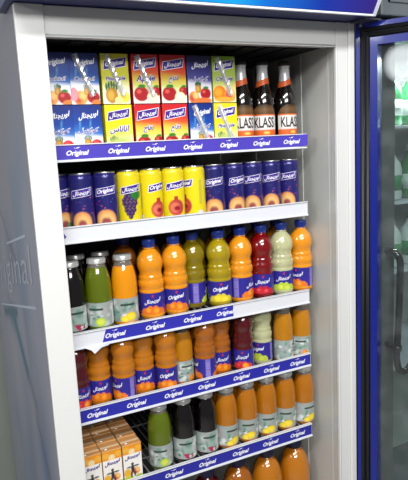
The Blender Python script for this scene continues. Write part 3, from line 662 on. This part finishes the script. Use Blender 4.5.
for kind, fr_, x, si, off, lb in [('black', 'berry', .0725, 2, 10, 'near black glass bottle beside the left frame, third shelf'), ('green', 'lime', .1255, 2, -25, 'green juice glass bottle with silver cap, third shelf'),
        ('orange_glass', 'lemon', .1785, 2, 5, 'bright orange glass bottle with silver cap beside the green one'),
        ('golden', 'apricot', .3030, 3, 20, 'yellow glass bottle standing among plastic bottles, fourth shelf'), ('golden', 'lime', .5550, 3, 80, 'golden glass bottle with yellow green label, right of the pale bottle'),
        ('golden', 'apricot', .6060, 3, -10, 'golden glass bottle at the right end of the fourth shelf'),
        ('green', 'lime', .2325, 4, -8, 'dark green glass bottle on the lowest shelf beside small cartons'), ('black', 'berry', .2890, 4, 0, 'near black glass bottle beside the dark green one, lowest shelf'), ('black', 'berry', .3425, 4, 12, 'near black glass bottle beside the first orange one, lowest shelf'),
        ('amber_glass', 'lemon', .3950, 4, 25, 'orange glass bottle next to a near black one, lowest shelf'), ('amber_glass', 'lemon', .4480, 4, 0, 'second orange glass bottle from the near black pair, lowest shelf'), ('amber_glass', 'lemon', .5010, 4, 5, 'middle one of the five orange glass bottles, lowest shelf'),
        ('amber_glass', 'lemon', .5540, 4, -5, 'orange glass bottle second from the right wall, lowest shelf'), ('amber_glass', 'lemon', .6075, 4, 30, 'orange glass bottle touching the right wall, lowest shelf'),
        ('black', 'berry', .1020, 2, 0, 'near black glass bottle in the second row, behind the green bottle'), ('black', 'berry', .1530, 2, 0, 'near black glass bottle in the second row, behind the orange glass bottle'),
        ('black', 'berry', .2620, 4, 0, 'near black glass bottle in the second row, behind the dark green one'), ('amber_glass', 'lemon', .4220, 4, 0, 'orange glass bottle in the second row, behind the first orange pair'), ('amber_glass', 'lemon', .4760, 4, 0, 'orange glass bottle in the second row, behind the middle bottle'), ('amber_glass', 'lemon', .5300, 4, 0, 'orange glass bottle in the second row, towards the right wall')]:
    second = 'second row' in lb; y = .1720 if second else .1010
    if (kind, fr_) in _g: o = copy_tree(_g[(kind, fr_)])
    else: o = glass_bottle(kind, fr_); _g[(kind, fr_)] = o
    if si == 3: o.scale = (.92, .92, .965); y = .1185 if x < .4 else .103
    o.location = (x, y, SURF[si]+.0001); o.rotation_euler = (0, 0, faceyaw(x, y, off)); tag(o, lb, 'bottle', 'glass juice bottles on the '+['', '', 'third', 'fourth', 'lowest'][si]+' shelf')

# ------------------------------------------------------------------ dark malt bottles
m_dk = mat('dark_brown_glass', (14, 9, 8), .1, coat=1.); m_foil = mat('silver_foil', (205, 205, 210), .28, .35, noise=.1, nscale=120)
def malt():
    root = empty('dark_glass_bottle')
    G().lathe([(0, .003), (.018, .003), (.0225, 0), (.0248, .004), (.0250, .012), (.0250, .088), (.0240, .100), (.0205, .112), (.0155, .124), (.0125, .135), (.0115, .150), (.0112, .168), (.0125, .169), (.0125, .172), (.011, .173)], 32).build('bottle', m_dk, root)
    g = G().lathe([(.0142, .132), (.0129, .140), (.0119, .152), (.0117, .1675), (.0129, .1685), (.0129, .172)], 28); fo = g.build('neck_foil', m_foil, root)
    G().lathe([(.0132, .1705), (.0140, .1715), (.0132, .1745), (.0125, .1785), (.0100, .1795), (0, .1797)], 24).build('crown_cap', mat_once('dark_crown', (60, 55, 55)), root)
    T, V = np.meshgrid(np.linspace(-math.pi, math.pi, 70), np.linspace(0, .012, 8), indexing='ij')
    rb = np.interp(.129+V+.0045*np.sin(T), [.124, .132, .140, .152], [.0163, .0149, .0136, .0126]); G().grid(rb*np.sin(T), -rb*np.cos(T), .129+V+.0045*np.sin(T)).build('orange_neck_band', mat_once('orange_band', (222, 98, 40)), fo)
    th = np.linspace(-1.25, 1.25, 70); v = np.linspace(.014, .088, 50); T, V = np.meshgrid(th, v, indexing='ij'); r = .0250; rr = .0253; U = T*r
    p = Paint(U, V); p.grad([(.014, (225, 100, 40)), (.034, (228, 104, 44)), (.036, (232, 226, 220)), (.064, (234, 228, 222)), (.0645, (226, 110, 50)), (.067, (226, 110, 50)), (.0675, (92, 62, 34)), (.078, (112, 82, 48)), (.088, (50, 32, 18))])
    p.ell(.004, .0285, .007, .003, (245, 200, 90), .5)
    ok = (np.abs(U) < .0325*np.sqrt(np.clip(1-((V-.060)/.030)**2, 0, 1))) | (V < .066)
    g = G(); g.grid(rr*np.sin(T), -rr*np.cos(T), V, p.C)
    nu, nv = U.shape; keep = [i for i, f in enumerate(g.f) if all(ok.reshape(-1)[q] for q in f)]; g.f = [g.f[i] for i in keep]; g.sm = [True]*len(keep); g.mi = [0]*len(keep)
    lab = g.build('front_label', M_LABEL, root)
    g = G(); put_text(g, 'KLASS', lambda u_, v_: ((rr+.0003)*math.sin(u_/r), -(rr+.0003)*math.cos(u_/r), v_), -.001, .0505, .046, 1.75, .0, 0, .02, 0); g.build('lettering', M_DARK_INK, lab)
    return root
mb = malt()
for i, (x, off, lb) in enumerate([(.4690, 14, 'dark bottle with orange label partly hidden behind the yellow and green cartons'), (.5230, 4, 'middle dark bottle of three with orange and cream label'), (.5800, 30, 'dark bottle nearest the right wall, its label turned towards the wall')]):
    o = mb if i == 0 else copy_tree(mb)
    o.location = (x, .108, SURF[0]+.0001); o.rotation_euler = (0, 0, faceyaw(x, .108, off)); tag(o, lb, 'bottle', 'dark bottles on the top shelf')

# ------------------------------------------------------------------ neighbouring refrigerator seen through the open door
area('neighbour_fill_light', (1.06, .06, 1.79), (R(12), 0, 0), .5, .03, 6, (.97, 1, .98))  # added fill to brighten the shelves behind the glass, no lamp seen
NB = empty('neighbouring_refrigerator', (0, 0, 0)); tag(NB, 'grey framed refrigerator standing beside, seen through the open glass door', 'refrigerator')
m_gp = mat('grey_frame_paint', (74, 78, 76), .35, coat=.2, noise=.15, nscale=25); m_gc = mat('grey_cabinet_paint', (92, 98, 102), .45, noise=.08)
g = G(); g.box(.732, .760, .024, .70, .08, 1.99); g.box(1.36, 1.388, .024, .70, .08, 1.99); g.box(.76, 1.36, .67, .70, .08, 1.99); g.box(.76, 1.36, .024, .67, .08, .60); g.box(.76, 1.36, .024, .67, 1.82, 1.99)
g.build('cabinet', m_gc, NB)
g = G().box(.730, 1.39, -.03, .022, 1.845, 1.99, .003); g.box(.748, 1.37, -.033, -.03, 1.872, 1.875); g.box(.748, 1.37, -.033, -.03, 1.965, 1.968); g.box(.748, .751, -.033, -.03, 1.872, 1.968)
g.build('header_panel', m_gc, NB)
nd = G(); nd.box(.7385, .788, -.012, .020, .56, 1.842, .002); nd.box(1.332, 1.3815, -.012, .020, .56, 1.842, .002); nd.box(.788, 1.332, -.012, .020, 1.795, 1.842, .002); nd.box(.788, 1.332, -.012, .020, .56, .61, .002)
nd = nd.build('door', m_gp, NB)
mg2 = mg.copy(); mg2.name = 'plain_glass'
for nn in mg2.node_tree.nodes:
    if nn.type == 'MAP_RANGE': nn.inputs[3].default_value = .0; nn.inputs[4].default_value = .01
G().box(.7885, 1.3315, .002, .006, .6105, 1.7945).build('glass_pane', mg2, nd)
hp = [(.765, -.010, 1.342), (.766, -.026, 1.344), (.770, -.038, 1.338), (.775, -.043, 1.322), (.775, -.043, 1.30), (.772, -.043, 1.20), (.766, -.043, 1.115), (.766, -.043, 1.088), (.772, -.043, 1.068), (.785, -.043, 1.058), (.800, -.043, 1.060), (.812, -.043, 1.072)]
def smooth(P, n=3):
    P = [Vector(q) for q in P]
    for _ in range(n): P = [P[0]]+[q for a_, b_ in zip(P, P[1:]) for q in (a_.lerp(b_, .25), a_.lerp(b_, .75))]+[P[-1]]
    return P
g = G().tube(smooth(hp, 2), .0078, 14); g.tube([(.765, -.010, 1.122), (.766, -.044, 1.119)], .0065, 12); g.lathe([(.011, 1.114), (.0115, 1.117), (.0115, 1.123), (.011, 1.126)], 16, cx=.766, cy=-.043)
g.build('handle', mat('black_handle', (18, 18, 18), .15, coat=.8), nd)
m_nl = mat('pale_inner_lining', (168, 172, 164), .5, noise=.08, nscale=6)
g = G().box(.762, 1.358, .30, .31, .61, 1.81); g.build('inner_lining', m_nl, NB)
for i, z in enumerate((1.62, 1.44, 1.27, 1.02)):
    e = G().box(.765, 1.355, .05, .295, z-.006, z).build('fridge_shelf', M_RAIL); tag(e, ['topmost', 'second', 'third', 'lowest'][i]+' shelf inside the neighbouring grey refrigerator', 'shelf', 'shelves in the neighbouring refrigerator')
m_gb = mat('green_bottle_plastic', (60, 140, 84), .25, coat=.8, noise=.3, nscale=30); m_wb = mat('milk_white_plastic', (215, 220, 212), .4, noise=.1, nscale=30)
k = 0
for z, kinds in ((1.62, 'ggw'), (1.44, 'wgw'), (1.27, 'wwg')):
    for j, c_ in enumerate(kinds):
        x = .88+.075*j; hgt = .13
        root = empty('soda_bottle' if c_ == 'g' else 'milk_bottle', (x, .10, z+.0001))
        G().lathe([(0, .002), (.026, .002), (.03, .006), (.03, .075), (.026, .09), (.014, .108), (.012, .118), (.012, .12)], 24).build('bottle', m_gb if c_ == 'g' else m_wb, root)
        G().lathe([(.0135, .119), (.0135, .131), (.012, .133), (0, .133)], 20).build('cap', m_wb if c_ == 'g' else m_gb, root)
        G().lathe([(.0304, .025), (.0304, .062)], 24).build('label', m_wb if c_ == 'g' else m_gb, root)
        sh = {1.62: 'top', 1.44: 'second', 1.27: 'third'}[z]; ps = ['nearest its handle', 'second from its handle', 'farthest from its handle'][j]
        tag(root, ('green' if c_ == 'g' else 'white')+f' bottle on the {sh} shelf of the neighbouring refrigerator {ps}', 'bottle', 'bottles in the neighbouring refrigerator')
